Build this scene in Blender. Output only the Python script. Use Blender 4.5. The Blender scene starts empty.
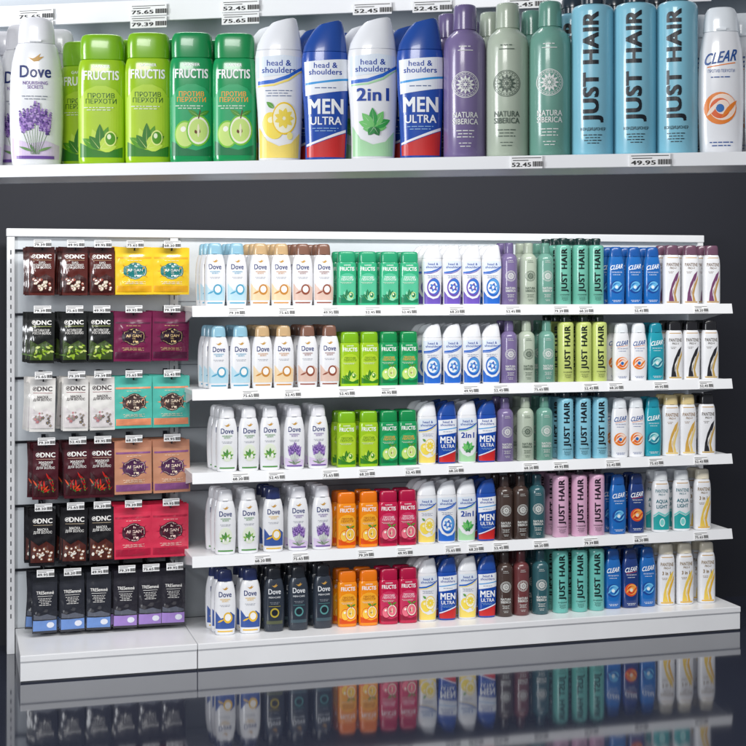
import bpy, bmesh, math, random
from mathutils import Vector, Matrix
random.seed(7)
scene = bpy.context.scene
col = scene.collection
scene.view_settings.view_transform = 'Standard'
scene.view_settings.look = 'None'
scene.view_settings.exposure = 0
world = bpy.data.worlds.new("World"); scene.world = world
world.use_nodes = True
wb = world.node_tree.nodes['Background']
wb.inputs[0].default_value = (0.86, 0.90, 1.0, 1); wb.inputs[1].default_value = 0.27

# ------------------------------------------------------------------ materials
def lin(c):
    r = []
    for v in c:
        v = v / 255.0
        r.append(v / 12.92 if v <= 0.04045 else ((v + 0.055) / 1.055) ** 2.4)
    return (r[0], r[1], r[2], 1)
_m = {}
def mat(c, rough=0.32, coat=0.0, metal=0.0, noise=0.06, nscale=18, bump=0.0, kind='plastic'):
    key = (tuple(c), rough, coat, metal, noise, nscale, bump, kind)
    if key in _m: return _m[key]
    m = bpy.data.materials.new(kind + '_%d_%d_%d' % tuple(c)); m.use_nodes = True
    nt = m.node_tree; b = nt.nodes['Principled BSDF']
    L = lin(c)
    tc = nt.nodes.new('ShaderNodeTexCoord')
    nz = nt.nodes.new('ShaderNodeTexNoise'); nz.inputs['Scale'].default_value = nscale
    nz.inputs['Detail'].default_value = 4
    nt.links.new(tc.outputs['Object'], nz.inputs['Vector'])
    rp = nt.nodes.new('ShaderNodeValToRGB')
    rp.color_ramp.elements[0].position = 0.3; rp.color_ramp.elements[1].position = 0.7
    rp.color_ramp.elements[0].color = tuple(v * (1 - noise) for v in L[:3]) + (1,)
    rp.color_ramp.elements[1].color = tuple(min(1, v * (1 + noise)) for v in L[:3]) + (1,)
    nt.links.new(nz.outputs['Fac'], rp.inputs['Fac'])
    nt.links.new(rp.outputs['Color'], b.inputs['Base Color'])
    mr = nt.nodes.new('ShaderNodeMapRange')
    mr.inputs['To Min'].default_value = max(0.02, rough * 0.8); mr.inputs['To Max'].default_value = rough * 1.2
    nt.links.new(nz.outputs['Fac'], mr.inputs['Value'])
    nt.links.new(mr.outputs['Result'], b.inputs['Roughness'])
    b.inputs['Metallic'].default_value = metal
    b.inputs['Coat Weight'].default_value = coat
    b.inputs['Coat Roughness'].default_value = 0.05
    if bump > 0:
        bp = nt.nodes.new('ShaderNodeBump'); bp.inputs['Strength'].default_value = bump
        bp.inputs['Distance'].default_value = 0.002
        nt.links.new(nz.outputs['Fac'], bp.inputs['Height'])
        nt.links.new(bp.outputs['Normal'], b.inputs['Normal'])
    _m[key] = m
    return m
M_white = mat((240, 241, 243), 0.32, noise=0.02, nscale=6, kind='painted_steel')
M_panel = mat((222, 228, 233), 0.45, noise=0.03, nscale=5, kind='painted_panel')
M_tag = mat((244, 244, 244), 0.4, noise=0.01, kind='paper')
M_ink = mat((18, 18, 20), 0.5, kind='ink')

# ------------------------------------------------------------------ camera numbers
F_PX = 1450.0; HOR = 284.0; CX, CY, H = -0.207, -5.4385, 1.343
TH = math.radians(16)
Fv = (math.sin(TH), math.cos(TH)); Rv = (math.cos(TH), -math.sin(TH))
cam = bpy.data.cameras.new('camera'); co = bpy.data.objects.new('camera', cam); col.objects.link(co)
co.location = (CX, CY, H); co.rotation_euler = (math.radians(90), 0, -TH)
cam.lens = 36 * F_PX / 746; cam.sensor_width = 36; cam.shift_y = -(373 - HOR) / 746
cam.clip_start = 0.05; cam.clip_end = 100
scene.camera = co

def shelf_x(px, y):
    k = (px - 373) / F_PX
    rx, ry = Fv[0] + Rv[0] * k, Fv[1] + Rv[1] * k
    return CX + (y - CY) / ry * rx
def facing(x, y):
    return math.atan2(CX - x, -(CY - y))

# ------------------------------------------------------------------ mesh helpers
def link(name, me, parent=None, loc=(0, 0, 0), rot=0):
    o = bpy.data.objects.new(name, me); col.objects.link(o)
    o.location = loc; o.rotation_euler = (0, 0, rot)
    if parent: o.parent = parent
    return o
def finish(bm, name, mats, ang=35, smooth=True):
    me = bpy.data.meshes.new(name)
    bm.to_mesh(me); bm.free()
    for m in mats: me.materials.append(m)
    if smooth:
        for p in me.polygons: p.use_smooth = True
        me.set_sharp_from_angle(angle=math.radians(ang))
    return me
def add_box(bm, x0, x1, y0, y1, z0, z1, bev=0.0, mi=0):
    r = bmesh.ops.create_cube(bm, size=1)
    vs = r['verts']
    for v in vs:
        v.co = Vector((x0 + (v.co.x + .5) * (x1 - x0), y0 + (v.co.y + .5) * (y1 - y0), z0 + (v.co.z + .5) * (z1 - z0)))
    fs = set(f for v in vs for f in v.link_faces)
    for f in fs: f.material_index = mi
    if bev > 0:
        es = list(set(e for v in vs for e in v.link_edges))
        bmesh.ops.bevel(bm, geom=es, offset=bev, segments=2, affect='EDGES', profile=0.6)
def add_rod(bm, p0, p1, r, seg=8, mi=0):
    p0 = Vector(p0); p1 = Vector(p1); d = p1 - p0
    q = d.to_track_quat('Z', 'Y').to_matrix().to_4x4()
    M = Matrix.Translation((p0 + p1) / 2) @ q
    rr = bmesh.ops.create_cone(bm, cap_ends=True, segments=seg, radius1=r, radius2=r, depth=d.length, matrix=M)
    for f in set(f for v in rr['verts'] for f in v.link_faces): f.material_index = mi

# ---- lofted bottles
def loft(rings, n, seg=36):
    bm = bmesh.new(); prev = None
    for (z, rx, ry, xo, tl) in rings:
        cur = []
        for i in range(seg):
            a = 2 * math.pi * i / seg
            c, s = math.cos(a), math.sin(a)
            x = math.copysign(abs(c) ** (2 / n), c) * rx
            y = math.copysign(abs(s) ** (2 / n), s) * ry
            cur.append(bm.verts.new((x + xo, y, z + tl * x)))
        if prev:
            for i in range(seg):
                bm.faces.new((prev[i], prev[(i + 1) % seg], cur[(i + 1) % seg], cur[i]))
        else:
            bm.faces.new(list(reversed(cur)))
        prev = cur
    bm.faces.new(prev)
    return bm

# ---- flat artwork that is wrapped onto a surface
_t = {}
def text_geo(s, sp):
    k = (s, sp)
    if k in _t: return _t[k]
    cu = bpy.data.curves.new('t', 'FONT'); cu.body = s; cu.resolution_u = 3
    cu.align_x = 'CENTER'; cu.align_y = 'CENTER'; cu.space_line = 0.85
    cu.space_character = sp
    o = bpy.data.objects.new('t', cu); col.objects.link(o)
    dg = bpy.context.evaluated_depsgraph_get()
    me = o.evaluated_get(dg).to_mesh()
    vs = [(v.co.x, v.co.y) for v in me.vertices]
    fs = [tuple(p.vertices) for p in me.polygons]
    o.evaluated_get(dg).to_mesh_clear()
    bpy.data.objects.remove(o); bpy.data.curves.remove(cu)
    x0 = min(v[0] for v in vs); x1 = max(v[0] for v in vs); y0 = min(v[1] for v in vs); y1 = max(v[1] for v in vs)
    vs = [((v[0] - (x0 + x1) / 2) / (x1 - x0), (v[1] - (y0 + y1) / 2) / (y1 - y0)) for v in vs]
    _t[k] = (vs, fs, 1.0 / (x1 - x0), 1.0 / (y1 - y0))
    return _t[k]

class Art:
    def __init__(s, sx, sz, step=0.00004, base=0.0003):
        s.bm = bmesh.new(); s.sx = sx; s.sz = sz; s.mats = []; s.layer = 1; s.step = step; s.base = base
    def mi(s, c):
        m = mat(c, 0.35, kind='print')
        if m not in s.mats: s.mats.append(m)
        return s.mats.index(m)
    def geo(s, vs, fs, c):
        i = s.mi(c); e = -(s.base + s.step * s.layer)
        bv = [s.bm.verts.new((x * s.sx, e, z * s.sz)) for x, z in vs]
        for f in fs:
            try:
                nf = s.bm.faces.new([bv[k] for k in f]); nf.material_index = i
            except ValueError: pass
        s.layer += 1
    def text(s, t, cx, cz, w, h, c, rot=0, bold=0.012, slope=0, shear=0):
        # heavier weights are printed as slightly shifted passes of the same letters
        vs, fs, ex, ey = text_geo(t, 1.0 + bold * 2.0)
        sh = [(0, 0)]
        if bold > .008:
            sh = [(-bold * ex, -bold * ey * .5), (bold * ex, bold * ey * .5), (-bold * ex, bold * ey * .5), (bold * ex, -bold * ey * .5)]
            if bold > .03: sh.append((0, 0))
        for dx, dy in sh:
            if rot == 90: vv = [(cx - (y + dy) * w, cz + (x + dx) * h) for x, y in vs]
            else: vv = [(cx + (x + dx + shear * y) * w, cz + (y + dy) * h + slope * x * w) for x, y in vs]
            s.geo(vv, fs, c); s.layer -= .6
        s.layer += .6
    def ell(s, cx, cz, rx, rz, c, rot=0, n=24, same=False):
        a0 = math.radians(rot); q = s.sz / s.sx; vs = []
        for i in range(n):
            a = 2 * math.pi * i / n
            x, z = rx * math.cos(a), rz * math.sin(a) * q
            X = x * math.cos(a0) - z * math.sin(a0); Z = x * math.sin(a0) + z * math.cos(a0)
            vs.append((cx + X, cz + Z / q))
        s.geo(vs, [tuple(range(n))], c)
        if same: s.layer -= 1
    def leaf(s, cx, cz, L, W, rot, c, vein=None):
        a0 = math.radians(rot); q = s.sz / s.sx
        pts = [(0, 0), (.12, .26), (.3, .45), (.5, .5), (.72, .37), (.88, .18), (1, 0), (.88, -.18), (.72, -.37), (.5, -.5), (.3, -.45), (.12, -.26)]
        def T(x, y):
            x *= L; y *= W
            return (cx + x * math.cos(a0) - y * math.sin(a0), cz + (x * math.sin(a0) + y * math.cos(a0)) / q)
        s.geo([T(*p) for p in pts], [tuple(range(12))], c)
        if vein:
            s.geo([T(.05, -.03), (T(.92, 0)), T(.05, .03)], [(0, 1, 2)], vein)
    def ring(s, cx, cz, rx, rz, t, c, n=28):
        vs = []
        for i in range(n):
            a = 2 * math.pi * i / n
            vs += [(cx + rx * math.cos(a), cz + rz * math.sin(a)), (cx + rx * (1 - t) * math.cos(a), cz + rz * (1 - t) * math.sin(a))]
        s.geo(vs, [(2 * i, (2 * i + 2) % (2 * n), (2 * i + 3) % (2 * n), 2 * i + 1) for i in range(n)], c)
    def rect(s, cx, cz, w, h, c):
        s.geo([(cx - w / 2, cz - h / 2), (cx + w / 2, cz - h / 2), (cx + w / 2, cz + h / 2), (cx - w / 2, cz + h / 2)], [(0, 1, 2, 3)], c)
    def poly(s, pts, c):
        s.geo(pts, [tuple(range(len(pts)))], c)
    def lines(s, cx, cz, w, n, c, gap=0.022, h=0.007):
        rr = random.Random(int(cz * 1000) + n)
        for i in range(n):
            ww = w * (1, .8, .93, .6, .85)[i % 5]; x = cx - ww / 2
            while x < cx + ww / 2 - .04:
                k = min(rr.uniform(.08, .26), cx + ww / 2 - x)
                s.rect(x + k / 2, cz - i * gap, k, h, c); s.layer -= 1; x += k + .045
        s.layer += 1
    def wrap(s, fy, name, nx=12, nz=12):
        bm = s.bm
        for i in range(1, nx):
            x = -s.sx + 2 * s.sx * i / nx
            bmesh.ops.bisect_plane(bm, geom=bm.verts[:] + bm.edges[:] + bm.faces[:], plane_co=(x, 0, 0), plane_no=(1, 0, 0))
        for i in range(1, nz):
            z = s.sz * i / nz
            bmesh.ops.bisect_plane(bm, geom=bm.verts[:] + bm.edges[:] + bm.faces[:], plane_co=(0, 0, z), plane_no=(0, 0, 1))
        for v in bm.verts: v.co.y += fy(v.co.x, v.co.z)
        bm.normal_update()
        fl = [f for f in bm.faces if f.normal.y > 0]
        if fl: bmesh.ops.reverse_faces(bm, faces=fl)
        return finish(bm, name, s.mats, smooth=False)

FAM = {
 'soft': (.077, .226, .58, 2.3,
   [(0, .76), (.006, .86), (.02, .91), (.10, .96), (.28, 1), (.48, 1), (.60, .975), (.69, .92), (.755, .84), (.80, .77), (.822, .70)],
   [(.822, .63), (.826, .69), (.87, .685), (.925, .66), (.965, .62), (.988, .55), (1, .42)]),
 'block': (.073, .200, .58, 3.1,
   [(0, .82), (.006, .92), (.02, .96), (.06, .975), (.22, .98), (.42, .99), (.58, 1), (.70, .995), (.755, .97), (.785, .93), (.80, .89)],
   [(.80, .83), (.806, .89), (.85, .905), (.92, .90), (.965, .87), (.985, .82), (.996, .72), (1, .55)]),
 'wave': (.077, .228, .56, 2.3,
   [(0, .74, 0), (.006, .82, 0), (.02, .86, 0), (.15, .88, .02), (.35, .93, .02), (.52, .985, 0), (.65, 1, -.01), (.73, .985, -.02), (.77, .95, -.02)],
   [(.77, .88, -.02), (.775, .94, -.02), (.82, .90, -.01, .02), (.87, .81, .03, .08), (.92, .70, .08, .15), (.95, .62, .11, .20), (.97, .55, .14, .24), (.982, .46, .14, .24), (.986, .30, .14, .24)]),
 'round': (.065, .236, 1.0, 2.0,
   [(0, .86), (.006, .95), (.02, 1), (.35, 1), (.70, 1), (.75, .97), (.785, .87), (.81, .70), (.825, .56), (.835, .52)],
   [(.835, .50), (.838, .56), (.93, .545), (.98, .53), (.995, .49), (1, .43)]),
 'tube': (.062, .256, 1.0, 2.0,
   [(0, .90), (.006, .97), (.016, 1), (.4, 1), (.85, 1), (.872, .98), (.888, .90), (.897, .74), (.90, .5)],
   [(.90, .44), (.904, .54), (.935, .54), (.938, .60), (.985, .59), (.996, .54), (1, .42)]),
 'oval': (.070, .224, .60, 2.3,
   [(0, .78), (.006, .87), (.02, .92), (.15, .96), (.35, 1), (.55, .99), (.70, .93), (.79, .83), (.83, .76)],
   [(.83, .72), (.834, .77), (.90, .75), (.96, .69), (.99, .58), (1, .45)]),
 'slim': (.071, .232, .66, 2.5,
   [(0, .84), (.006, .93), (.02, .97), (.10, .99), (.40, 1), (.66, .99), (.75, .95), (.81, .86), (.835, .78)],
   [(.835, .74), (.84, .79), (.93, .77), (.975, .73), (.995, .64), (1, .52)]),
}
NAVY = (24, 44, 110); GOLD = (196, 150, 70); BLK = (22, 22, 26)
def art_soft(a, v):
    c1, c2 = v['a1'], v['a2']; dark = v.get('dark')
    tc = (225, 228, 232) if dark else NAVY
    a.poly([(-.28, .725), (-.05, .695), (.12, .70), (.32, .732), (.14, .727), (.20, .752), (.02, .727), (-.10, .717)], GOLD)
    a.text('Dove', 0, .63, 1.15, .080, tc, bold=.02)
    if dark:
        a.text('MEN+CARE', 0, .54, 1.1, .026, tc)
        a.rect(0, .40, 1.1, .006, c1); a.ell(0, .30, .42, .075, c1); a.ell(0, .30, .30, .05, (30, 36, 46)); a.lines(0, .46, .9, 2, (150, 156, 165)); a.rect(0, .15, 1.5, .05, c2)
        return
    a.text('NOURISHING\nSECRETS', 0, .54, .92, .05, c1, bold=.012)
    if v['g'] == 'lav':
        a.poly([(-.86, .05), (.86, .05), (.88, .14), (.4, .17), (-.2, .15), (-.88, .19)], (222, 205, 234))
        rr = random.Random(5)
        tones = [c1, c2, (92, 62, 140), (190, 160, 220), (140, 100, 185), (72, 50, 120)]
        for k in (-.56, -.42, -.28, -.14, .0, .13, .27, .41, .56):
            top = .42 - abs(k) * .12 + rr.uniform(-.018, .018)
            a.poly([(k * .25 - .010, .08), (k * .25 + .014, .08), (k + .008, top - .08), (k - .008, top - .08)], (95, 130, 80)); a.layer -= 1
            for j in range(11):
                z = top - .13 + j * .0135; wd = .052 * (1 - (j - 3.5) ** 2 / 70)
                xk = k * (.80 + .022 * j)
                for sd in (-1, 1, 0):
                    a.ell(xk + sd * wd * .9 + rr.uniform(-.01, .01), z + rr.uniform(-.004, .004), wd, .008, tones[rr.randrange(6)], rot=sd * 40 + 90 * (sd == 0), n=6, same=True)
                    a.layer += .08
        a.leaf(-.1, .10, .55, .10, 160, (110, 150, 95)); a.leaf(.1, .10, .55, .10, 20, (120, 160, 100)); a.leaf(.0, .09, .4, .08, 120, (95, 135, 85))
    elif v['g'] == 'leaf':
        a.ell(0, .29, .60, .13, (232, 240, 220))
        for r, L, cc in ((20, .62, c1), (160, .62, c2), (55, .66, c2), (125, .66, c1), (90, .75, c1), (-15, .5, c2), (195, .5, c1)):
            a.leaf(0, .23, L, .24, r, cc, (225, 238, 205))
        a.ell(.2, .235, .13, .036, (245, 248, 240)); a.ell(-.2, .22, .10, .028, (250, 250, 245))
    else:
        a.poly([(-.88, .10), (.88, .10), (.90, .30), (.5, .36), (.1, .29), (-.4, .26), (-.88, .37)], c2)
        a.ell(.25, .27, .42, .085, c1); a.ell(.25, .275, .28, .055, (250, 248, 244)); a.leaf(-.7, .2, .7, .16, 25, c1)
    a.lines(0, .465, 1.0, 2, (130, 135, 150), gap=.018, h=.005); a.rect(0, .06, 1.4, .02, c1)
def art_block(a, v):
    c1, c2 = v['a1'], v['a2']
    a.text('GARNIER', 0, .748, .72, .022, (250, 250, 250), bold=.012)
    a.text('FRUCTIS', 0, .680, 1.42, .068, v.get('t', (250, 250, 250)), bold=.03)
    a.poly([(-.86, .06), (.86, .06), (.88, .50), (.6, .57), (.2, .60), (-.2, .60), (-.6, .57), (-.88, .50)], c2)
    a.poly([(-.86, .06), (.86, .06), (.87, .14), (.5, .115), (.2, .10), (-.3, .12), (-.86, .17)], v['a4'])
    a.text(v.get('w', 'ПРОТИВ\nПЕРХОТИ'), 0, .505, 1.25, .080, v.get('t2', c1), bold=.012)
    g = v.get('g', 'fruit')
    if g == 'leaves':
        for r, L, cc in ((70, 1.0, c1), (110, .9, v['a3']), (35, .9, v['a4']), (148, .85, c1), (90, 1.05, v['a4']), (10, .7, v['a3']), (55, .8, v['a3']), (128, .7, v['a4'])):
            a.leaf(-.05, .12, L, .36, r, cc, (225, 240, 150))
        a.ell(.38, .20, .24, .058, (235, 245, 150)); a.ell(.38, .20, .20, .047, c1); a.ell(.33, .215, .08, .02, (240, 250, 210))
    else:
        a.ell(-.28, .22, .46, .105, c1); a.ell(-.28, .22, .41, .092, v['a3']); a.ell(-.36, .26, .12, .02, (250, 250, 235), rot=40)
        a.ell(.30, .25, .52, .118, c1); a.ell(.30, .25, .46, .104, (250, 248, 225)); a.ell(.30, .25, .40, .088, v['a3'])
        a.leaf(.30, .225, .20, .13, 75, (110, 60, 30)); a.leaf(.22, .225, .18, .12, 110, (110, 60, 30)); a.ell(.30, .25, .05, .05, (245, 240, 200))
        a.poly([(.28, .34), (.33, .34), (.40, .40), (.36, .405)], (100, 70, 30)); a.leaf(.36, .365, .45, .18, 25, v.get('lf', (70, 150, 40)), (220, 240, 160)); a.leaf(.28, .36, .5, .20, 150, v.get('lf', (70, 150, 40)), (220, 240, 160))
    a.lines(-.1, .435, 1.2, 2, (235, 240, 225), gap=.018, h=.006)
def art_wave(a, v):
    c1, c2 = v['a1'], v['a2']; bl = (22, 66, 160)
    if v['g'] == 'men':
        a.poly([(-.78, .03), (.80, .03), (.85, .20), (-.80, .10)], (200, 40, 40)); a.poly([(-.80, .105), (.85, .205), (.85, .225), (-.80, .12)], (240, 240, 245))
        a.poly([(-.84, .46), (.93, .50), (.95, .72), (-.90, .70)], (236, 240, 246))
        a.text('head &\nshoulders', 0, .65, 1.38, .085, bl, bold=.02)
        a.poly([(-.84, .535), (.94, .57), (.94, .585), (-.84, .55)], (40, 150, 220))
        a.lines(0, .515, .9, 1, (90, 110, 150))
        a.text('MEN', .02, .385, 1.42, .10, (245, 248, 252), bold=.035)
        a.text('ULTRA', .02, .285, 1.3, .055, (245, 248, 252), bold=.02)
        a.lines(0, .232, 1.1, 2, (150, 190, 225), gap=.018, h=.005); return
    a.poly([(-.90, .58), (.3, .60), (.93, .66), (.95, .72), (.2, .735), (-.92, .72)], c2)
    a.text('head &\nshoulders', 0, .655, 1.38, .088, bl, bold=.02)
    a.poly([(-.86, .555), (-.2, .565), (.4, .60), (.93, .655), (.93, .635), (.4, .575), (-.2, .54), (-.86, .53)], (25, 100, 200))
    a.poly([(-.86, .525), (-.2, .535), (.4, .57), (.93, .63), (.93, .62), (.4, .555), (-.2, .522), (-.86, .515)], v['a4'])
    a.poly([(-.80, .03), (.78, .03), (.84, .20), (.5, .13), (0, .11), (-.5, .15), (-.82, .24)], v['a4'])
    if v['g'] == 'two':
        a.text('2in1', .0, .455, 1.25, .085, bl, bold=.03)
        for r, L in ((0, .5), (25, .7), (60, .75), (95, .8), (130, .75), (160, .65), (190, .45)):
            a.leaf(.05, .23, L, .34, r, c1 if r % 2 else v['a3'], (215, 240, 210))
        a.leaf(.05, .23, .4, .28, -60, (35, 120, 60), (215, 240, 210)); a.leaf(.05, .23, .4, .28, 235, (45, 140, 70), (215, 240, 210))
    elif v['g'] == 'lemon':
        a.lines(0, .49, 1.1, 3, (90, 110, 150), gap=.018, h=.005)
        a.ell(-.25, .25, .42, .095, (250, 225, 90), rot=20); a.ell(-.32, .29, .14, .02, (255, 250, 210), rot=25)
        a.ell(.22, .30, .50, .112, (245, 205, 40)); a.ell(.22, .30, .45, .10, (253, 248, 220))
        for i in range(9):
            an = 40 * i; a.leaf(.22 + .05 * math.cos(math.radians(an)), .30 + .011 * math.sin(math.radians(an)), .36, .20, an, (247, 220, 80))
            a.layer -= .6
        a.layer += 1; a.leaf(-.2, .37, .4, .2, 140, (90, 160, 60), (210, 235, 170)); a.ell(.45, .18, .12, .026, (250, 235, 140))
    else:
        a.lines(0, .49, 1.1, 3, (90, 110, 150), gap=.018, h=.005)
        a.ell(.08, .30, .66, .15, v['a4']); a.ell(.12, .315, .56, .125, v['a3']); a.ell(.0, .30, .46, .10, (240, 245, 252))
        for i in range(6):
            a.leaf(.06, .30, .45, .26, 60 * i + 15, c1 if i % 2 else v['a3'], (240, 245, 252)); a.layer -= .5
        a.layer += 2
        a.ell(.06, .30, .12, .028, (250, 250, 252))
def art_round(a, v):
    w = v.get('t', (228, 230, 226)); d = v['a1']; q = a.sz / a.sx; cz = .47; R = .62
    a.ring(0, cz, R, R / q, .05, w); a.ring(0, cz, R * .90, R * .90 / q, .03, w)
    for i in range(24):
        an = math.radians(15 * i); a.ell(R * .83 * math.cos(an), cz + R * .83 * math.sin(an) / q, .022, .022 / q, w, n=6, same=True)
    a.ring(0, cz, R * .76, R * .76 / q, .035, w)
    for i in range(12):
        an = 30 * i; c, s = math.cos(math.radians(an)), math.sin(math.radians(an))
        a.leaf(.20 * c, cz + .20 * s / q, .24, .10, an, w); a.layer -= .8
        a.leaf(.16 * math.cos(math.radians(an + 15)), cz + .16 * math.sin(math.radians(an + 15)) / q, .16, .05, an + 15, w); a.layer -= .8
    a.layer += 2
    a.ring(0, cz, .17, .17 / q, .12, w)
    for i in range(6):
        a.leaf(0, cz, .13, .06, 60 * i + 30, w); a.layer -= .8
    a.layer += 1
    a.text('NATURA\nSIBERICA', 0, .255, 1.16, .078, w, bold=.02)
    a.lines(0, .175, .85, 3, w, gap=.02, h=.006); a.lines(0, .095, .6, 2, w, gap=.02, h=.005)
    a.rect(0, .69, .7, .005, w); a.lines(0, .715, .6, 1, w, h=.006)
def art_tube(a, v):
    t = v.get('t', (18, 40, 48))
    a.text('JUST HAIR', 0, .52, .92, .64, t, rot=90, bold=.045)
    a.text('КОНДИЦИОНЕР', 0, .155, 1.15, .022, t, bold=.01)
    a.lines(0, .122, .9, 4, t, gap=.016, h=.005)
def art_oval(a, v):
    c1, c2 = v['a1'], v['a2']; t = v['t']
    a.text('CLEAR', 0, .655, 1.38, .078, t, bold=.025, slope=.022, shear=.10)
    a.poly([(-.6, .585), (.6, .612), (.6, .619), (-.6, .592)], c1)
    a.text('ПРОТИВ ПЕРХОТИ', 0, .562, 1.15, .022, t, bold=.004)
    q = a.sz / a.sx
    for i in range(5):
        r = .70 - i * .13; dx = .05 * (1 if i % 2 else -1)
        a.ell(dx, .31 + .008 * (i % 2), r, r / q, (c1, c2, v['a3'], c2, v['a4'])[i])
    a.leaf(-.62, .26, .8, .18, 50, c2); a.leaf(.66, .36, 1.0, .20, 228, c1)
    a.lines(0, .52, .9, 1, t); a.lines(0, .08, 1.0, 2, t)
def art_slim(a, v):
    c1, c2 = v['a1'], v['a2']; t = v['t']
    a.rect(0, .79, 1.3, .012, GOLD)
    a.text('PANTENE', 0, .675, 1.42, .055, t, bold=.015)
    a.text('PRO-V', 0, .615, .75, .032, t, bold=.012)
    if v.get('band'):
        a.poly([(-.88, .04), (.88, .04), (.90, .30), (.3, .25), (-.4, .30), (-.90, .24)], c1)
        a.poly([(-.90, .25), (-.4, .31), (.3, .26), (.90, .31), (.90, .335), (.3, .29), (-.4, .34), (-.90, .28)], c2)
        a.text('AQUA', 0, .50, 1.3, .068, t, bold=.03); a.text('LIGHT', 0, .42, 1.2, .058, t, bold=.03)
        a.ell(0, .16, .30, .07, (230, 248, 246)); a.ell(0, .16, .22, .05, c2); return
    a.poly([(-.5, .06), (.1, .06), (-.05, .16), (.15, .30), (.55, .46), (.70, .57), (.30, .51), (-.15, .36), (-.42, .20)], c1)
    a.poly([(.15, .06), (.46, .06), (.26, .17), (.42, .28), (.74, .42), (.76, .50), (.30, .34), (.05, .20)], c2)
    a.poly([(-.15, .14), (.0, .24), (.35, .40), (.30, .40), (-.08, .27)], (250, 246, 236))
    if v.get('w'): a.text(v['w'], -.1, .53, .9, .055, t, bold=.03); a.lines(-.3, .45, .6, 2, t)
    else: a.lines(-.25, .555, .6, 2, t)
    a.rect(0, .045, 1.4, .02, c2)
ARTS = dict(soft=art_soft, block=art_block, wave=art_wave, round=art_round, tube=art_tube, oval=art_oval, slim=art_slim)
PW = (238, 239, 242)
LB = (222, 232, 243)
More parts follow.
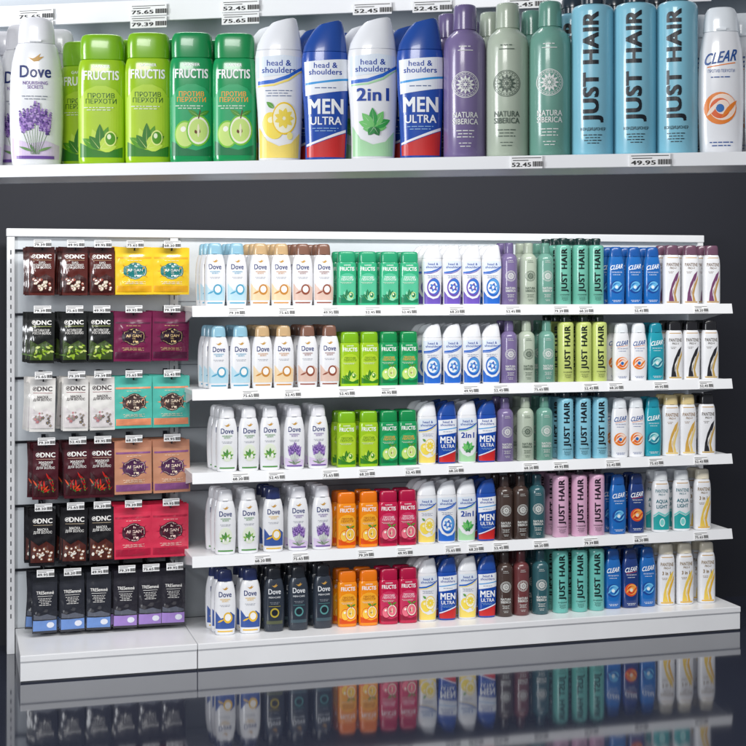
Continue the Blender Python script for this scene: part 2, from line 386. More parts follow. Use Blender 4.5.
V = {
 'soft_blue': ('soft', PW, (146, 192, 212), dict(a1=(80, 165, 200), a2=(190, 222, 235), g='w'), 'white shampoo bottle with light blue cap'),
 'soft_gold': ('soft', PW, (204, 172, 128), dict(a1=(205, 140, 60), a2=(240, 215, 175), g='w'), 'white shampoo bottle with golden cap and swirl'),
 'soft_brown': ('soft', PW, (132, 94, 78), dict(a1=(150, 80, 60), a2=(225, 195, 180), g='w'), 'white shampoo bottle with brown cap'),
 'soft_green': ('soft', PW, PW, dict(a1=(75, 145, 60), a2=(140, 190, 80), g='leaf'), 'white shampoo bottle with green leaf print'),
 'soft_navy': ('soft', PW, (40, 52, 100), dict(a1=(235, 190, 60), a2=(60, 90, 160), g='w'), 'white shampoo bottle with navy cap'),
 'soft_lav': ('soft', PW, (238, 238, 243), dict(a1=(112, 76, 158), a2=(160, 124, 200), g='lav'), 'white shampoo bottle with lavender print'),
 'soft_dark': ('soft', (46, 54, 66), (34, 38, 46), dict(a1=(90, 150, 150), a2=(70, 90, 100), g='w', dark=1), 'dark grey mens shampoo bottle'),
 'soft_olive': ('soft', (46, 54, 66), (34, 38, 46), dict(a1=(190, 170, 60), a2=(90, 95, 70), g='w', dark=1), 'dark grey mens shampoo bottle with yellow print'),
 'blk_mint': ('block', (52, 176, 128), (42, 160, 114), dict(a1=(30, 130, 95), a2=(88, 195, 154), a3=(140, 215, 182), a4=(25, 122, 84), t2=(250, 250, 250), g='leaves'), 'mint green shampoo bottle'),
 'blk_lime': ('block', (158, 200, 24), (126, 182, 18), dict(a1=(85, 155, 25), a2=(178, 212, 46), a3=(200, 228, 84), a4=(50, 125, 30), t2=(45, 100, 22), g='leaves'), 'lime green anti-dandruff shampoo bottle'),
 'blk_green': ('block', (16, 150, 86), (14, 140, 76), dict(a1=(120, 200, 50), a2=(28, 166, 102), a3=(205, 232, 130), a4=(8, 114, 66), t2=(255, 165, 50)), 'green shampoo bottle with apple print'),
 'blk_orange': ('block', (246, 144, 12), (238, 122, 10), dict(a1=(235, 90, 20), a2=(250, 174, 44), a3=(255, 205, 80), a4=(222, 80, 12), t2=(140, 50, 20)), 'orange shampoo bottle with fruit print'),
 'blk_pink': ('block', (196, 18, 72), (178, 16, 66), dict(a1=(150, 15, 50), a2=(208, 52, 96), a3=(240, 120, 140), a4=(145, 10, 52), t2=(255, 235, 240)), 'crimson pink shampoo bottle with fruit print'),
 'wav_lemon': ('wave', PW, (238, 240, 244), dict(a1=(245, 215, 60), a2=LB, a3=(250, 235, 130), a4=(245, 220, 110), g='lemon'), 'white curved shampoo bottle with lemon print'),
 'wav_mint': ('wave', PW, (238, 240, 244), dict(a1=(50, 160, 75), a2=LB, a3=(115, 200, 110), a4=(170, 218, 170), g='two'), 'white curved two-in-one shampoo bottle with green print'),
 'wav_blue': ('wave', PW, (238, 240, 244), dict(a1=(30, 95, 195), a2=LB, a3=(90, 160, 225), a4=(40, 105, 200), g='blue'), 'white curved shampoo bottle with blue print'),
 'wav_purp': ('wave', PW, (238, 240, 244), dict(a1=(95, 70, 170), a2=LB, a3=(60, 120, 210), a4=(110, 85, 182), g='blue'), 'white curved shampoo bottle with purple print'),
 'wav_men': ('wave', (20, 74, 170), (24, 72, 156), dict(a1=(220, 60, 50), a2=(40, 120, 200), a3=PW, a4=PW, g='men'), 'deep blue mens curved shampoo bottle'),
 'rnd_lav': ('round', (122, 107, 152), (110, 97, 140), dict(a1=(110, 92, 135)), 'dusky lavender round shampoo bottle with ornament'),
 'rnd_sage': ('round', (182, 194, 176), (172, 184, 166), dict(a1=(150, 165, 148), t=(80, 96, 84)), 'pale sage round shampoo bottle with ornament'),
 'rnd_green': ('round', (110, 160, 145), (98, 148, 133), dict(a1=(75, 120, 100)), 'grey green round shampoo bottle with ornament'),
 'rnd_brown': ('round', (70, 54, 48), (60, 46, 42), dict(a1=(60, 45, 40)), 'dark brown round shampoo bottle with ornament'),
 'rnd_red': ('round', (110, 56, 58), (96, 46, 50), dict(a1=(90, 40, 44)), 'reddish brown round shampoo bottle with ornament'),
 'rnd_teal': ('round', (46, 90, 98), (40, 78, 88), dict(a1=(36, 76, 86)), 'dark teal round shampoo bottle with ornament'),
 'tub_teal': ('tube', (112, 186, 166), (24, 52, 50), dict(t=(10, 32, 30)), 'teal green conditioner bottle with dark cap'),
 'tub_lime': ('tube', (202, 216, 124), (30, 46, 40), dict(t=(24, 38, 24)), 'pale lime conditioner bottle with dark cap'),
 'tub_blue': ('tube', (136, 198, 218), (26, 44, 56), dict(t=(10, 22, 32)), 'light blue conditioner bottle with dark cap'),
 'tub_pink': ('tube', (220, 174, 202), (40, 34, 44), dict(t=(40, 24, 40)), 'lilac pink conditioner bottle with dark cap'),
 'tub_aqua': ('tube', (110, 190, 180), (24, 52, 50), dict(t=(10, 36, 36)), 'aqua conditioner bottle with dark cap'),
 'ovl_blue': ('oval', (26, 106, 185), (20, 84, 160), dict(a1=(20, 70, 150), a2=(110, 190, 235), a3=(30, 110, 190), a4=(235, 245, 250), t=(245, 248, 252)), 'bright blue shampoo bottle with swirl'),
 'ovl_white': ('oval', PW, (232, 237, 241), dict(a1=(236, 130, 40), a2=(250, 228, 212), a3=(228, 95, 35), a4=(40, 110, 185), t=(30, 80, 150)), 'white shampoo bottle with orange swirl'),
 'ovl_teal': ('oval', (28, 156, 175), (22, 138, 160), dict(a1=(20, 110, 140), a2=(170, 225, 225), a3=(40, 150, 170), a4=(240, 248, 248), t=(245, 250, 250)), 'turquoise shampoo bottle with swirl'),
 'ovl_red': ('oval', (25, 56, 122), (20, 45, 100), dict(a1=(220, 80, 40), a2=(245, 170, 80), a3=(200, 45, 30), a4=(240, 225, 210), t=(245, 248, 252)), 'dark blue shampoo bottle with orange swirl'),
 'slm_purple': ('slim', PW, (110, 75, 95), dict(a1=(120, 70, 110), a2=(190, 150, 90), t=(110, 80, 50)), 'white shampoo bottle with plum cap'),
 'slm_black': ('slim', PW, (28, 28, 32), dict(a1=(40, 40, 46), a2=(200, 165, 90), t=(70, 58, 40)), 'white shampoo bottle with black cap'),
 'slm_gold': ('slim', PW, (224, 204, 150), dict(a1=(215, 170, 80), a2=(240, 210, 130), t=(140, 100, 40)), 'white shampoo bottle with pale gold cap'),
 'slm_aqua': ('slim', PW, (232, 236, 238), dict(a1=(40, 165, 165), a2=(130, 215, 210), t=(20, 110, 125), band=1), 'white shampoo bottle with aqua print'),
 'slm_three': ('slim', PW, (234, 226, 205), dict(a1=(240, 205, 90), a2=(235, 185, 60), t=(130, 100, 40), w='3 in 1'), 'white shampoo bottle with yellow print'),
}
MESH = {}
def build_variant(key):
    fam, cb, cc, v, lab = V[key]
    w, h, dr, n, br, cr = FAM[fam]
    hw = w / 2
    def rings(lst):
        out = []
        for r in lst:
            xo = r[2] if len(r) > 2 else 0; tl = r[3] if len(r) > 3 else 0
            out.append((r[0] * h, r[1] * hw, r[1] * hw * dr if r[1] > .5 else r[1] * hw * max(dr, .8 if dr < 1 else 1) * (1 if dr == 1 else .8), xo * hw, tl))
        return out
    R = rings(br)
    bm = loft(R, n); rough = .20 if fam in ('block', 'oval') else .26
    body = finish(bm, 'bottle_body', [mat(cb, rough, coat=.45, noise=.03)], 40)
    bm = loft(rings(cr), n if fam != 'tube' else 2)
    if fam != 'wave' and dr < 1:
        add_box(bm, -hw * .22, hw * .22, -hw * dr * .70 - .0035, -hw * dr * .5, h * cr[1][0] + .001, h * cr[1][0] + .004)
    cap = finish(bm, 'bottle_cap', [mat(cc, .23, coat=.35, noise=.03)], 40)
    def fy(x, z):
        z = min(max(z, R[0][0]), R[-1][0])
        for a, b in zip(R[:-1], R[1:]):
            if a[0] <= z <= b[0]:
                t = (z - a[0]) / max(1e-9, b[0] - a[0]); break
        rx = a[1] + (b[1] - a[1]) * t; ry = a[2] + (b[2] - a[2]) * t; xo = a[3] + (b[3] - a[3]) * t
        u = min(.985, abs(x - xo) / rx)
        return -ry * (1 - u ** n) ** (1 / n)
    A = Art(hw, h)
    ARTS[fam](A, v)
    lbl = A.wrap(fy, 'front_label', 20, 26)
    MESH[key] = (body, cap, lbl, w, h, lab)
def place_bottle(key, x, y, z, rot, sx=1, sz=1, where='on a white shelf', group='shampoo bottles on the shelves'):
    if key not in MESH: build_variant(key)
    b, c, l, w, h, lab = MESH[key]
    fam = V[key][0]
    e = bpy.data.objects.new('conditioner_bottle' if fam == 'tube' else 'shampoo_bottle', None)
    e.empty_display_size = .02
    col.objects.link(e); e.location = (x, y, z); e.rotation_euler = (0, 0, rot); e.scale = (sx, sx, sz)
    e['label'] = lab + ' ' + where; e['category'] = 'conditioner bottle' if fam == 'tube' else 'shampoo bottle'
    e['group'] = group
    for nm, me in (('bottle_body', b), ('bottle_cap', c), ('front_label', l)):
        link(nm, me, e)
    return e

# ------------------------------------------------------------------ price tags
PRICES = ['52.45', '75.65', '79.39', '49.95', '68.20']
TAGS = []
for p in PRICES:
    A = Art(.032, .028, .0001)
    bm = bmesh.new(); add_box(bm, -.030, .030, -.0012, .0012, 0, .026, .0004)
    tagm = finish(bm, 'price_tag', [M_tag], smooth=False)
    A.rect(0, .80, 1.7, .05, BLK)
    A.text(p, -.30, .30, 1.1, .30, BLK, bold=.025)
    x = .38
    for i in range(11):
        ww = (.03, .05, .025, .04)[i * 7 % 4]
        A.rect(x, .34, ww, .38, BLK); A.layer -= 1; x += ww + .022
    A.layer += 1
    A.rect(-.35, .62, .9, .05, BLK)
    art = A.wrap(lambda x, z: -.0012, 'tag_print', 2, 2)
    bm = bmesh.new(); bm.from_mesh(tagm)
    n0 = len(bm.faces)
    bm.from_mesh(art)
    for i, f in enumerate(bm.faces):
        f.material_index = 0 if i < n0 else 1
    TAGS.append(finish(bm, 'price_tag', [M_tag, M_ink], smooth=False))

# ------------------------------------------------------------------ room: floor and wall
bm = bmesh.new(); add_box(bm, -9, 9, -9, .12, -.05, 0)
m = mat((44, 48, 62), .065, coat=.4, noise=.10, nscale=1.6, kind='polished_floor')
fl = link('floor', finish(bm, 'floor', [m], smooth=False)); fl['kind'] = 'structure'; fl['label'] = 'glossy dark blue grey floor with reflections'
bm = bmesh.new(); add_box(bm, -9, 9, .12, .22, -.05, 4.2)
m = mat((31, 33, 42), .7, noise=.08, nscale=1.2, bump=.1, kind='dark_plaster')
wl = link('wall', finish(bm, 'wall', [m], smooth=False)); wl['kind'] = 'structure'; wl['label'] = 'plain dark charcoal wall behind the shelving'

# ------------------------------------------------------------------ shelving unit
UE = 2.712; SX = .587; PE = 2.775
unit = bpy.data.objects.new('shelving_unit', None); col.objects.link(unit)
unit['label'] = 'long white shop shelving unit with hooks and five levels'; unit['category'] = 'shelving unit'
bm = bmesh.new()
add_box(bm, -.005, SX - .03, -.004, .016, .09, 1.515)
add_box(bm, SX + .002, PE - .024, -.004, .016, .09, 1.515)
for i in range(1, 6):
    z = .09 + i * .2375
    add_box(bm, SX + .003, PE - .025, -.0065, -.003, z - .0015, z + .0015, mi=1)
link('back_panel', finish(bm, 'back_panel', [M_panel, mat((150, 154, 162), .5)], smooth=False), unit)
for x0, x1 in ((-.034, -.006), (SX - .029, SX + .001), (PE - .023, PE)):
    bm = bmesh.new(); add_box(bm, x0, x1, -.022, .03, 0, 1.515, .002)
    z = .13
    while z < 1.48:
        add_box(bm, (x0 + x1) / 2 - .002, (x0 + x1) / 2 + .002, -.0228, -.0215, z, z + .016, mi=1); z += .033
    link('upright_post', finish(bm, 'upright_post', [M_white, mat((70, 72, 78), .6)], smooth=False), unit)
bm = bmesh.new(); add_box(bm, -.036, PE + .002, -.026, .034, 1.5155, 1.545, .003)
link('top_beam', finish(bm, 'top_beam', [M_white], smooth=False), unit)
BZ = .093; BY = -.43
for x0, x1 in ((-.004, SX + .008), (SX + .010, UE)):
    bm = bmesh.new()
    add_box(bm, x0, x1, BY, -.023, BZ - .022, BZ, .003)
    add_box(bm, x0 + .001, x1 - .001, BY + .004, BY + .016, .006, BZ - .022, .001)
    add_box(bm, x0 + .001, x0 + .013, BY + .017, -.023, .0, BZ - .023); add_box(bm, x1 - .013, x1 - .001, BY + .017, -.023, 0, BZ - .023)
    add_box(bm, x0 + .002, x1 - .002, BY + .010, BY + .015, 0, .006, mi=1)
    link('base_plinth', finish(bm, 'base_plinth', [M_white, mat((90, 92, 98), .5)], smooth=False), unit)
SZ = [1.262, .968, .674, .380]; SY = -.36
def make_shelf(z, parent, tag_px):
    bm = bmesh.new()
    add_box(bm, SX, UE, SY + .004, -.0245, z - .018, z, .0015)
    prof = [(SY + .0035, z + .004), (SY - .001, z + .004), (SY - .010, z - .034), (SY - .004, z - .036), (SY + .0035, z - .019)]
    vs = []
    for x in (SX, UE): vs.append([bm.verts.new((x, p[0], p[1])) for p in prof])
    k = len(prof)
    for i in range(k): bm.faces.new((vs[0][i], vs[0][(i + 1) % k], vs[1][(i + 1) % k], vs[1][i]))
    bm.faces.new(vs[0]); bm.faces.new(list(reversed(vs[1])))
    for x in (SX + .004, UE - .008):
        tri = [(-.025, z - .0185), (SY + .03, z - .0185), (SY + .03, z - .032), (-.025, z - .085)]
        a = [bm.verts.new((x, p[0], p[1])) for p in tri]; b = [bm.verts.new((x + .004, p[0], p[1])) for p in tri]
        for i in range(4): bm.faces.new((a[i], b[i], b[(i + 1) % 4], a[(i + 1) % 4]))
        bm.faces.new(list(reversed(a))); bm.faces.new(b)
    bmesh.ops.recalc_face_normals(bm, faces=bm.faces[:])
    s = link('shelf', finish(bm, 'shelf', [M_white], smooth=False), parent)
    for i, px in enumerate(tag_px):
        t = link('price_tag', TAGS[random.randrange(5)], s, (shelf_x(px, SY), SY - .0105, z - .031))
        t.rotation_euler = (-math.atan2(.009, .038), 0, 0)
        t.scale = (.98, 1, 1.12)
tagrows = [[236, 286, 330, 372, 408, 456, 512, 560, 585, 640, 700],
           [250, 292, 346, 388, 470, 500, 540, 590, 615, 660, 705],
           [240, 276, 330, 366, 412, 455, 530, 560, 612, 655, 700],
           [262, 300, 365, 404, 452, 475, 500, 540, 590, 640, 700]]
for z, t in zip(SZ, tagrows): make_shelf(z, unit, t)

# ------------------------------------------------------------------ bottles on the shelves
rows = [
 [('soft_blue', 215), ('soft_blue', 236), ('soft_gold', 262), ('soft_gold', 282), ('soft_brown', 301), ('soft_brown', 321),
  ('blk_mint', 346), ('blk_mint', 367), ('blk_mint', 389), ('blk_mint', 409), ('wav_purp', 433), ('wav_purp', 453), ('wav_purp', 471), ('wav_blue', 489),
  ('rnd_lav', 509), ('rnd_sage', 528), ('rnd_green', 545), ('tub_teal', 563), ('tub_teal', 580), ('tub_teal', 596),
  ('ovl_blue', 616), ('ovl_blue', 634), ('ovl_blue', 652), ('slm_purple', 671), ('slm_purple', 690), ('slm_purple', 711)],
 [('soft_blue', 218), ('soft_blue', 240), ('soft_gold', 262), ('soft_gold', 283), ('soft_brown', 307), ('soft_brown', 330),
  ('blk_lime', 351), ('blk_lime', 368), ('blk_green', 386), ('blk_green', 408), ('wav_blue', 434), ('wav_blue', 453), ('wav_blue', 471), ('wav_blue', 489),
  ('rnd_lav', 508), ('rnd_sage', 526), ('rnd_green', 546), ('tub_lime', 565), ('tub_lime', 583), ('tub_lime', 599),
  ('ovl_white', 621), ('ovl_white', 638), ('ovl_teal', 655), ('slm_black', 674), ('slm_black', 691), ('slm_black', 709)],
 [('soft_green', 228), ('soft_green', 248), ('soft_green', 269), ('soft_lav', 294), ('soft_lav', 318),
  ('blk_lime', 346), ('blk_lime', 368), ('blk_green', 389), ('blk_green', 408), ('wav_lemon', 428), ('wav_men', 446), ('wav_mint', 465), ('wav_men', 485),
  ('rnd_lav', 505), ('rnd_sage', 525), ('rnd_green', 544), ('tub_blue', 565), ('tub_blue', 583), ('tub_blue', 600),
  ('ovl_white', 620), ('ovl_white', 636), ('ovl_teal', 652), ('slm_gold', 671), ('slm_gold', 687), ('slm_black', 706)],
 [('soft_green', 225), ('soft_green', 248), ('soft_navy', 273), ('soft_lav', 298), ('soft_lav', 322),
  ('blk_orange', 346), ('blk_orange', 369), ('blk_pink', 389), ('blk_pink', 409), ('wav_lemon', 430), ('wav_blue', 447), ('wav_mint', 464), ('wav_men', 483),
  ('rnd_brown', 502), ('rnd_brown', 519), ('rnd_teal', 537), ('tub_pink', 560), ('tub_pink', 579), ('tub_pink', 596),
  ('ovl_blue', 617), ('ovl_red', 636), ('slm_aqua', 660), ('slm_aqua', 681), ('slm_three', 702)],
 [('soft_navy', 225), ('soft_navy', 250), ('soft_olive', 274), ('soft_dark', 298), ('soft_dark', 323),
  ('blk_orange', 347), ('blk_orange', 368), ('blk_pink', 389), ('blk_pink', 408), ('wav_lemon', 428), ('wav_men', 447), ('wav_lemon', 468), ('wav_men', 485),
  ('rnd_brown', 502), ('rnd_red', 521), ('rnd_teal', 540), ('tub_aqua', 560), ('tub_aqua', 579), ('tub_aqua', 596),
  ('ovl_blue', 613), ('ovl_red', 629), ('ovl_blue', 647), ('slm_three', 666), ('slm_three', 684), ('slm_three', 706)],
]
def relax(items, wfun, lo, hi):
    xs = [i[1] for i in items]
    for _ in range(300):
        for i in range(len(xs) - 1):
            g = (wfun(items[i][0]) + wfun(items[i + 1][0])) / 2 + .0012
            d = xs[i + 1] - xs[i]
            if d < g:
                xs[i] -= (g - d) / 2; xs[i + 1] += (g - d) / 2
        xs[0] = max(xs[0], lo); xs[-1] = min(xs[-1], hi)
    return xs
FY = -.318
for ri, row in enumerate(rows):
    z = (SZ + [BZ])[ri] + .0002
    fy = FY
    items = [(k, shelf_x(px, fy)) for k, px in row]
    xs = relax(items, lambda k: FAM[V[k][0]][0], SX + .045, UE - .04)
    sz = (1, 1, 1.02, 1.02, 1.02)[ri]
    for (k, _), x in zip(items, xs):
        fam = V[k][0]
        gap = .068 if FAM[fam][2] == 1 else .054
        nrow = 3 if fam in ('soft', 'wave', 'tube') else 2
        for q in range(nrow):
            lean = -.007 * q if q else 0
            place_bottle(k, x + lean + random.uniform(-.003, .003) * min(q, 1), fy + gap * q + random.uniform(-.004, .003), z,
                         .28 * facing(x, fy) + random.uniform(-.08, .08), 1, sz, 'on a white shelf' if q == 0 else 'behind others on shelf')

# ------------------------------------------------------------------ hooks and sachets
def sachet_mesh(w, h, T, cb, ct, art, name='sachet'):
    nx, nz = 14, 24
    def bulge(x, z):
        u = min(1, abs(x) / (w / 2)); t = (z / h)
        if t < .04 or t > .86 or u > .92: return .0006
        tt = (t - .04) / .82
        k = (1 - (u / .92) ** 4) * (1 - abs(2 * tt - 1) ** 5)
        wr = 1 + .18 * math.sin(x * 190 + z * 70) + .16 * math.sin(z * 160 - x * 60) + .08 * math.sin(x * 420)
        return .0006 + T * max(0, k) * wr
    bm = bmesh.new(); G = {}
    for s in (-1, 1):
        for i in range(nx + 1):
            for j in range(nz + 1):
                x = -w / 2 + w * i / nx; z = h * j / nz
                G[s, i, j] = bm.verts.new((x, s * bulge(x, z), z - h))
    for i in range(nx):
        for j in range(nz):
            a = bm.faces.new((G[-1, i, j], G[-1, i + 1, j], G[-1, i + 1, j + 1], G[-1, i, j + 1]))
            b = bm.faces.new((G[1, i, j + 1], G[1, i + 1, j + 1], G[1, i + 1, j], G[1, i, j]))
            if j >= nz - 3: a.material_index = b.material_index = 1
    for i in range(nx):
        for j in (0, nz): bm.faces.new((G[-1, i, j], G[-1, i + 1, j], G[1, i + 1, j], G[1, i, j]))
    for j in range(nz):
        for i in (0, nx): bm.faces.new((G[-1, i, j], G[-1, i, j + 1], G[1, i, j + 1], G[1, i, j]))
    bmesh.ops.recalc_face_normals(bm, faces=bm.faces[:])
    body = finish(bm, name, [mat(cb, .18, coat=.7, noise=.08, kind='foil'), mat(ct, .18, coat=.7, kind='foil')], 50)
    A = Art(w / 2, h, .00006, .0006); art(A)
    lab = A.wrap(lambda x, z: -bulge(x, z) - .0002, 'front_label', 14, 24)
    for v in lab.vertices: v.co.z -= h
    return body, lab
def s_dnc(words, c1, c2, tcol, dots, g='dots'):
    def f(a):
        q = a.sz / a.sx
        a.ring(-.62, .80, .17, .17 / q, .25, tcol, n=16); a.leaf(-.70, .785, .22, .12, 45, tcol)
        a.text('DNC', .16, .80, 1.15, .082, tcol, bold=.03)
        a.text(words, 0, .62, 1.45, .052 * (words.count('\n') + 1), tcol, bold=.015)
        a.rect(0, .725, 1.5, .007, c2)
        a.poly([(-.92, .06), (.92, .06), (.92, .34), (.3, .44), (-.3, .36), (-.92, .46)], c1)
        rr = random.Random(len(words))
        for _ in range(20):
            cx, cz, r, c = rr.uniform(-.7, .7), rr.uniform(.11, .36), rr.uniform(.10, .2), dots[rr.randrange(len(dots))]
            if g == 'leaf': a.leaf(cx, cz, r * 2.2, r, rr.uniform(0, 360), c, c2)
            elif g == 'pepper': a.leaf(cx, cz, r * 3.2, r * .7, rr.uniform(20, 160), c); a.ell(cx, cz, .05, .012, (70, 130, 50), n=6)
            elif g == 'flower':
                for p in range(5): a.leaf(cx, cz, r * .9, r * .6, 72 * p, c); a.layer -= .8
                a.layer += .8; a.ell(cx, cz, r * .2, r * .2 / q, (210, 170, 90), n=8)
            else: a.ell(cx, cz, r, r * rr.uniform(.6, 1) / q, c, rot=rr.uniform(0, 90), n=12); a.ell(cx, cz, r * .6, r * .5 / q, (246, 240, 228), n=10)
            a.layer -= .7
    return f
def s_medal(c1, c2, tcol, edge):
    def f(a):
        q = a.sz / a.sx; cz = .50; cx = .04
        a.rect(0, .12, 1.86, .13, c2)
        a.rect(0, .78, 1.86, .035, c2)
        for sx in (-1, 1):
            for k in range(3):
                a.leaf(cx + sx * .25, cz, .55, .10, (40, 0, -40)[k] if sx > 0 else 180 - (40, 0, -40)[k], c2); a.layer -= .8
        a.layer += 3
        pl = [(.50, -.09), (.56, -.04), (.56, .04), (.50, .09), (.34, .105), (.20, .145), (0, .165), (-.20, .145), (-.34, .105), (-.50, .09), (-.56, .04), (-.56, -.04), (-.50, -.09), (-.34, -.105), (-.20, -.145), (0, -.165), (.20, -.145), (.34, -.105)]
        a.poly([(cx + x * 1.10, cz + z * 1.10) for x, z in pl], c1)
        a.poly([(cx + x * 1.00, cz + z * 1.00) for x, z in pl], tcol)
        a.poly([(cx + x * .96, cz + z * .96) for x, z in pl], c1)
        for sd in (1, -1):
            for k in (-1, 0, 1): a.leaf(cx + k * .05, cz + sd * .075, .14, .06, 90 * sd - k * 45 * sd, tcol); a.layer -= .8
        a.layer += 2
        a.text('ARGAN', cx, cz + .015, .80, .055, tcol, bold=.02); a.text('OIL', cx, cz - .042, .26, .026, tcol, bold=.01)
        a.lines(cx, .27, 1.2, 3, tcol, gap=.022)
        a.lines(cx, .72, .8, 1, tcol, gap=.022)
    return f
def s_plain(c1, tcol):
    def f(a):
        a.rect(0, .13, 1.9, .18, c1)
        a.text('TRESemmé', 0, .70, 1.4, .055, tcol, bold=.015)
        a.rect(0, .64, 1.2, .006, tcol); a.lines(0, .60, 1.1, 5, tcol, gap=.028, h=.008)
        a.poly([(-.9, .24), (.9, .24), (.9, .28), (.2, .33), (-.5, .30), (-.9, .33)], (90, 94, 106))
        a.ell(.45, .14, .3, .05, (225, 228, 238))
    return f
WT = (242, 240, 236)
kinds = {
 'A1': ((.088, .172, .006, (88, 34, 28), (66, 26, 24), s_dnc('БИО\nКОМПЛЕКС\nДЛЯ ВОЛОС', (60, 22, 20), (200, 160, 120), WT, [(230, 215, 190), (150, 60, 40), (110, 50, 35)])), 'glossy brown hair mask sachet'),
 'A2': ((.134, .170, .007, (244, 204, 40), (244, 204, 40), s_medal((25, 120, 120), (232, 170, 30), WT, WT)), 'yellow hair mask sachet with teal medallion'),
 'B1': ((.088, .18, .006, (26, 28, 26), (22, 24, 22), s_dnc('АКТИВАТОР\nРОСТА ВОЛОС', (60, 80, 30), (190, 205, 110), WT, [(150, 185, 50), (80, 120, 40), (200, 215, 120)], 'leaf')), 'black and olive green hair mask sachet'),
 'B2': ((.134, .178, .007, (118, 28, 72), (110, 24, 66), s_medal((38, 16, 34), (84, 22, 56), (232, 200, 140), WT)), 'maroon hair mask sachet with ornate medallion'),
 'C1': ((.088, .19, .006, (232, 230, 226), (222, 219, 215), s_dnc('МАСКА\nДЛЯ ВОЛОС', (226, 220, 220), (150, 60, 70), (50, 36, 40), [(150, 142, 140), (200, 130, 145), (100, 96, 98)], 'flower')), 'white floral hair mask sachet'),
 'C2': ((.134, .186, .007, (84, 188, 172), (84, 188, 172), s_medal((70, 52, 50), (236, 150, 110), (245, 225, 200), WT)), 'mint green hair mask sachet with peach band'),
 'D1': ((.088, .198, .006, (74, 22, 32), (58, 18, 24), s_dnc('ЖИДКИЙ\nПЕРЕЦ\nДЛЯ ВОЛОС', (56, 16, 22), (210, 170, 150), WT, [(205, 40, 30), (165, 24, 24), (225, 80, 40)], 'pepper')), 'dark maroon hair mask sachet'),
 'D2': ((.134, .190, .007, (200, 142, 112), (192, 132, 104), s_medal((76, 40, 76), (140, 84, 136), (245, 225, 200), WT)), 'tan rose hair mask sachet with purple band'),
 'E1': ((.088, .20, .006, (24, 22, 25), (20, 18, 20), s_dnc('МАСКА\nДЛЯ ВОЛОС', (80, 34, 28), (200, 180, 150), WT, [(120, 70, 45), (150, 90, 60), (240, 236, 226)])), 'black hair mask sachet with coconut print'),
 'E2': ((.134, .190, .007, (220, 54, 84), (212, 46, 76), s_medal((66, 18, 38), (178, 28, 62), (250, 220, 210), WT)), 'coral red hair mask sachet with medallion'),
 'F1': ((.086, .205, .006, (40, 42, 50), (32, 34, 40), s_plain((110, 146, 208), WT)), 'charcoal hair mask sachet with blue band'),
 'F2': ((.086, .205, .006, (40, 38, 46), (32, 30, 38), s_plain((162, 130, 202), WT)), 'charcoal hair mask sachet with violet band'),
}
SM = {k: sachet_mesh(*v[0]) for k, v in kinds.items()}
M_hook = mat((62, 64, 70), 0.3, metal=1.0, kind='dark_steel')
bm = bmesh.new()
add_rod(bm, (0, -.008, 0), (0, -.188, 0), .0026); add_rod(bm, (0, -.188, 0), (0, -.194, .010), .0026)
add_rod(bm, (0, -.012, .020), (0, -.196, .020), .002)
add_box(bm, -.008, .008, -.012, -.006, -.012, .028, .001)
add_rod(bm, (-.022, -.1965, .020), (.022, -.1965, .020), .0018)
hookm = finish(bm, 'peg_hook', [M_hook], 40)
hrows = [('A1', (42, 75, 102), 'A2', (134, 171)), ('B1', (42, 74, 101), 'B2', (133, 171)), ('C1', (43, 76, 102), 'C2', (133, 171)),
         ('D1', (46, 77, 102), 'D2', (133, 171)), ('E1', (43, 75, 102), 'E2', (132, 170)), ('F1', (45, 72, 99), 'F2', (126, 154, 181))]
for r, (k1, p1, k2, p2) in enumerate(hrows):
    hz = 1.465 - .2325 * r
    bm = bmesh.new(); add_box(bm, -.005, SX - .03, -.016, -.008, hz - .004, hz + .005, .0015)
    bar = link('hanging_bar', finish(bm, 'hanging_bar', [M_hook], smooth=False), unit)
    its = [(k1, shelf_x(p, -.18)) for p in p1] + [(k2, shelf_x(p, -.18)) for p in p2]
    xs = relax(its, lambda k: kinds[k][0][0] - .002, .048, .548)
    for (k, _), x in zip(its, xs):
        hk = link('peg_hook', hookm, bar, (x, -.010, hz))
        link('price_tag', TAGS[random.randrange(5)], hk, (0, -.1995, .008))
        bd, lb = SM[k]
        for q in range(6):
            e = bpy.data.objects.new('hair_mask_sachet', None); e.empty_display_size = .02; col.objects.link(e)
            fan = random.uniform(-.05, .075) * min(1, q * .6 + .3)
            e.location = (x - .0035 * q, -.182 + .021 * q, hz + .010)
            e.rotation_euler = (random.uniform(-.02, .01), fan, random.uniform(-.06, .06))
            e['label'] = kinds[k][1] + ' on a metal hook'; e['category'] = 'sachet'; e['group'] = 'hair mask sachets on hooks'
            link('sachet_pouch', bd, e); link('front_label', lb, e)

# ------------------------------------------------------------------ nearer display rack
D0 = 2.23; RA = math.radians(-16 - 12)
OX, OY = CX + Fv[0] * D0, CY + Fv[1] * D0
U = (math.cos(RA), math.sin(RA)); W = (-math.sin(RA), math.cos(RA))
def rk(u, v): return (OX + U[0] * u + W[0] * v, OY + U[1] * u + W[1] * v)
def rack_u(px, v):
    k = (px - 373) / F_PX
    rx, ry = Fv[0] + Rv[0] * k, Fv[1] + Rv[1] * k
    bx, by = rk(0, v)
    det = rx * (-U[1]) - ry * (-U[0])
    dx, dy = bx - CX, by - CY
    t = (dx * (-U[1]) - dy * (-U[0])) / det
    return (rx * t - dx) * U[0] + (ry * t - dy) * U[1]
rack = bpy.data.objects.new('display_rack', None); col.objects.link(rack)
rack.location = (OX, OY, 0); rack.rotation_euler = (0, 0, RA)
rack['label'] = 'tall white display rack holding a row of shampoo bottles'; rack['category'] = 'display rack'
RZ = 1.535; HW = .90
bm = bmesh.new(); add_box(bm, -HW, HW, .30, .312, RZ - .006, 2.12)
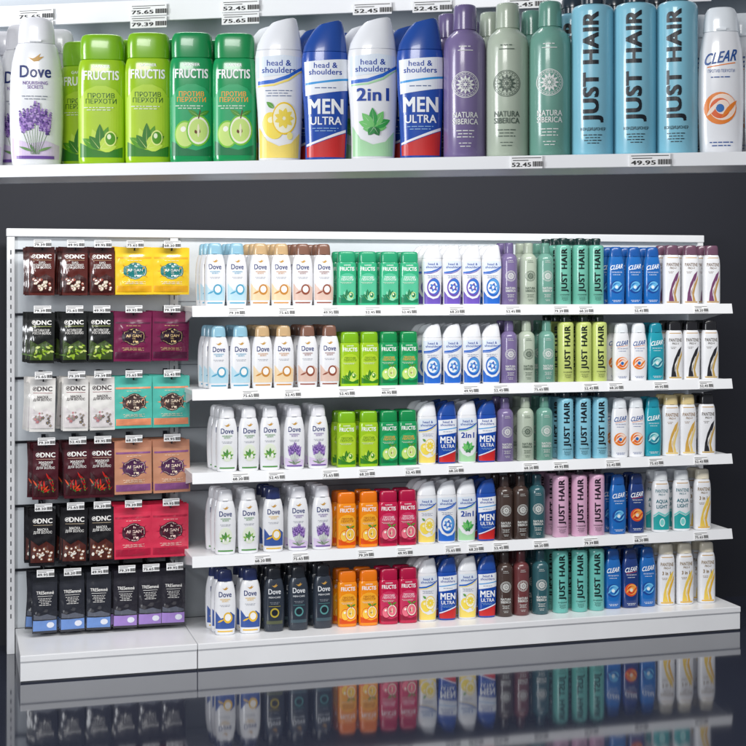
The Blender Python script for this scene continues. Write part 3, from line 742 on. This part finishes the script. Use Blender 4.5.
link('back_panel', finish(bm, 'back_panel', [mat((200, 207, 214), .45, noise=.03, nscale=5, kind='painted_panel')], smooth=False), rack)
for s in (-1, 1):
    bm = bmesh.new(); add_box(bm, s * (HW + .016) - .014, s * (HW + .016) + .014, .27, .32, .012, 2.12, .002)
    add_box(bm, s * (HW + .016) - .014, s * (HW + .016) + .014, -.05, .45, 0, .012, .002)
    link('upright_post', finish(bm, 'upright_post', [M_white], smooth=False), rack)
bm = bmesh.new()
add_box(bm, -HW, HW, .004, .299, RZ - .006, RZ, .0015)
add_box(bm, -HW, HW, -.004, .0035, RZ - .019, RZ + .001, .0012)
sh1 = link('shelf', finish(bm, 'shelf', [M_white], smooth=False), rack)
bm = bmesh.new()
add_box(bm, -HW, HW, .224, .299, 1.822, 1.832, .0015)
add_box(bm, -HW, HW, .216, .2235, 1.803, 1.84, .0012)
sh2 = link('shelf', finish(bm, 'shelf', [M_white], smooth=False), rack)
for px, ti, two in ((35, 2, 1), (148, 2, 1), (240, 1, 1), (372, 0, 0), (432, 0, 0), (527, 0, 0), (640, 3, 0), (690, 0, 0)):
    off = -.008 if px < 300 else 0
    t = link('price_tag', TAGS[ti], sh2, (rack_u(px, .21), .213, 1.798 + off)); t.scale = (1.12, 1, .75)
    if two:
        t = link('price_tag', TAGS[1 if ti == 2 else 0], sh2, (rack_u(px, .21), .213, 1.8195 + off)); t.scale = (1.12, 1, .75)
for px, ti, s in ((527, 0, .8), (650, 3, 1.0)):
    t = link('price_tag', TAGS[ti], sh1, (rack_u(px, 0), -.0055, RZ - .019)); t.scale = (1.0 * s, 1, .72)
near = [('soft_lav', -22, 1.10, 1.09), ('soft_lav', 36, 1.12, 1.09), ('blk_lime', 102, 1.08, 1.07), ('blk_lime', 153, 1.04, 1.07), ('blk_green', 197, 1.0, 1.06), ('blk_green', 239, .98, 1.04),
        ('wav_lemon', 283, 1.0, 1.01), ('wav_men', 326, .97, .98), ('wav_mint', 368, 1.02, .99), ('wav_men', 415, .96, .97),
        ('rnd_lav', 461, 1.02, 1.01), ('rnd_sage', 507, 1.02, 1.01), ('rnd_green', 548, 1.0, 1.01),
        ('tub_blue', 592, 1.04, 1.0), ('tub_blue', 636, 1.03, 1.0), ('tub_blue', 677, .98, 1.0), ('ovl_white', 718, .96, .98), ('ovl_white', 766, .96, .98)]
items = [((k, sx, sz), rack_u(px, .042)) for k, px, sx, sz in near]
xs = relax(items, lambda k: FAM[V[k[0]][0]][0] * k[1] - .0015, -.80, .80)
for i, (((k, sx, sz), _), u) in enumerate(zip(items, xs)):
    flat = FAM[V[k][0]][2] < 1
    gap = .056 if flat else .069
    fx, fyy = rk(u, .04)
    fa = facing(fx, fyy); kk = .75 if flat else 1.0
    # rows behind stand in the gaps between the bottles in front
    half = (u - xs[i - 1]) / 2 if i else .04
    for q in range(3):
        uu = u - (0, half, .012)[q] + (random.uniform(-.002, .002) if q else 0)
        x, y = rk(uu, .044 + gap * q)
        r = kk if q == 0 else .3
        place_bottle(k, x, y, RZ + .0002, RA + r * (fa - RA) + random.uniform(-.05, .05), sx * (1 if q == 0 else .97), sz, 'on a display rack' if q == 0 else 'behind another on rack', 'shampoo bottles on the display rack')

# ------------------------------------------------------------------ lamps
def area(name, loc, target, sx, sy, e, c=(1, 1, 1)):
    L = bpy.data.lights.new(name, 'AREA'); L.shape = 'RECTANGLE'; L.size = sx; L.size_y = sy; L.energy = e; L.color = c
    o = bpy.data.objects.new(name, L); col.objects.link(o); o.location = loc
    o.rotation_euler = (Vector(target) - Vector(loc)).to_track_quat('-Z', 'Y').to_euler()
area('key_lamp', (1.3, -2.35, 3.1), (1.35, -.2, .65), 3.4, .5, 104, (1, .985, .96))
area('fill_lamp', (-2.4, -3.8, 1.7), (1.3, -.2, .5), .9, 1.3, 70, (.95, .97, 1))
area('rack_lamp', (-.9, -5.5, 2.5), (rk(0, 0)[0], rk(0, 0)[1], 1.6), 1.0, .5, 26, (1, .99, .97))
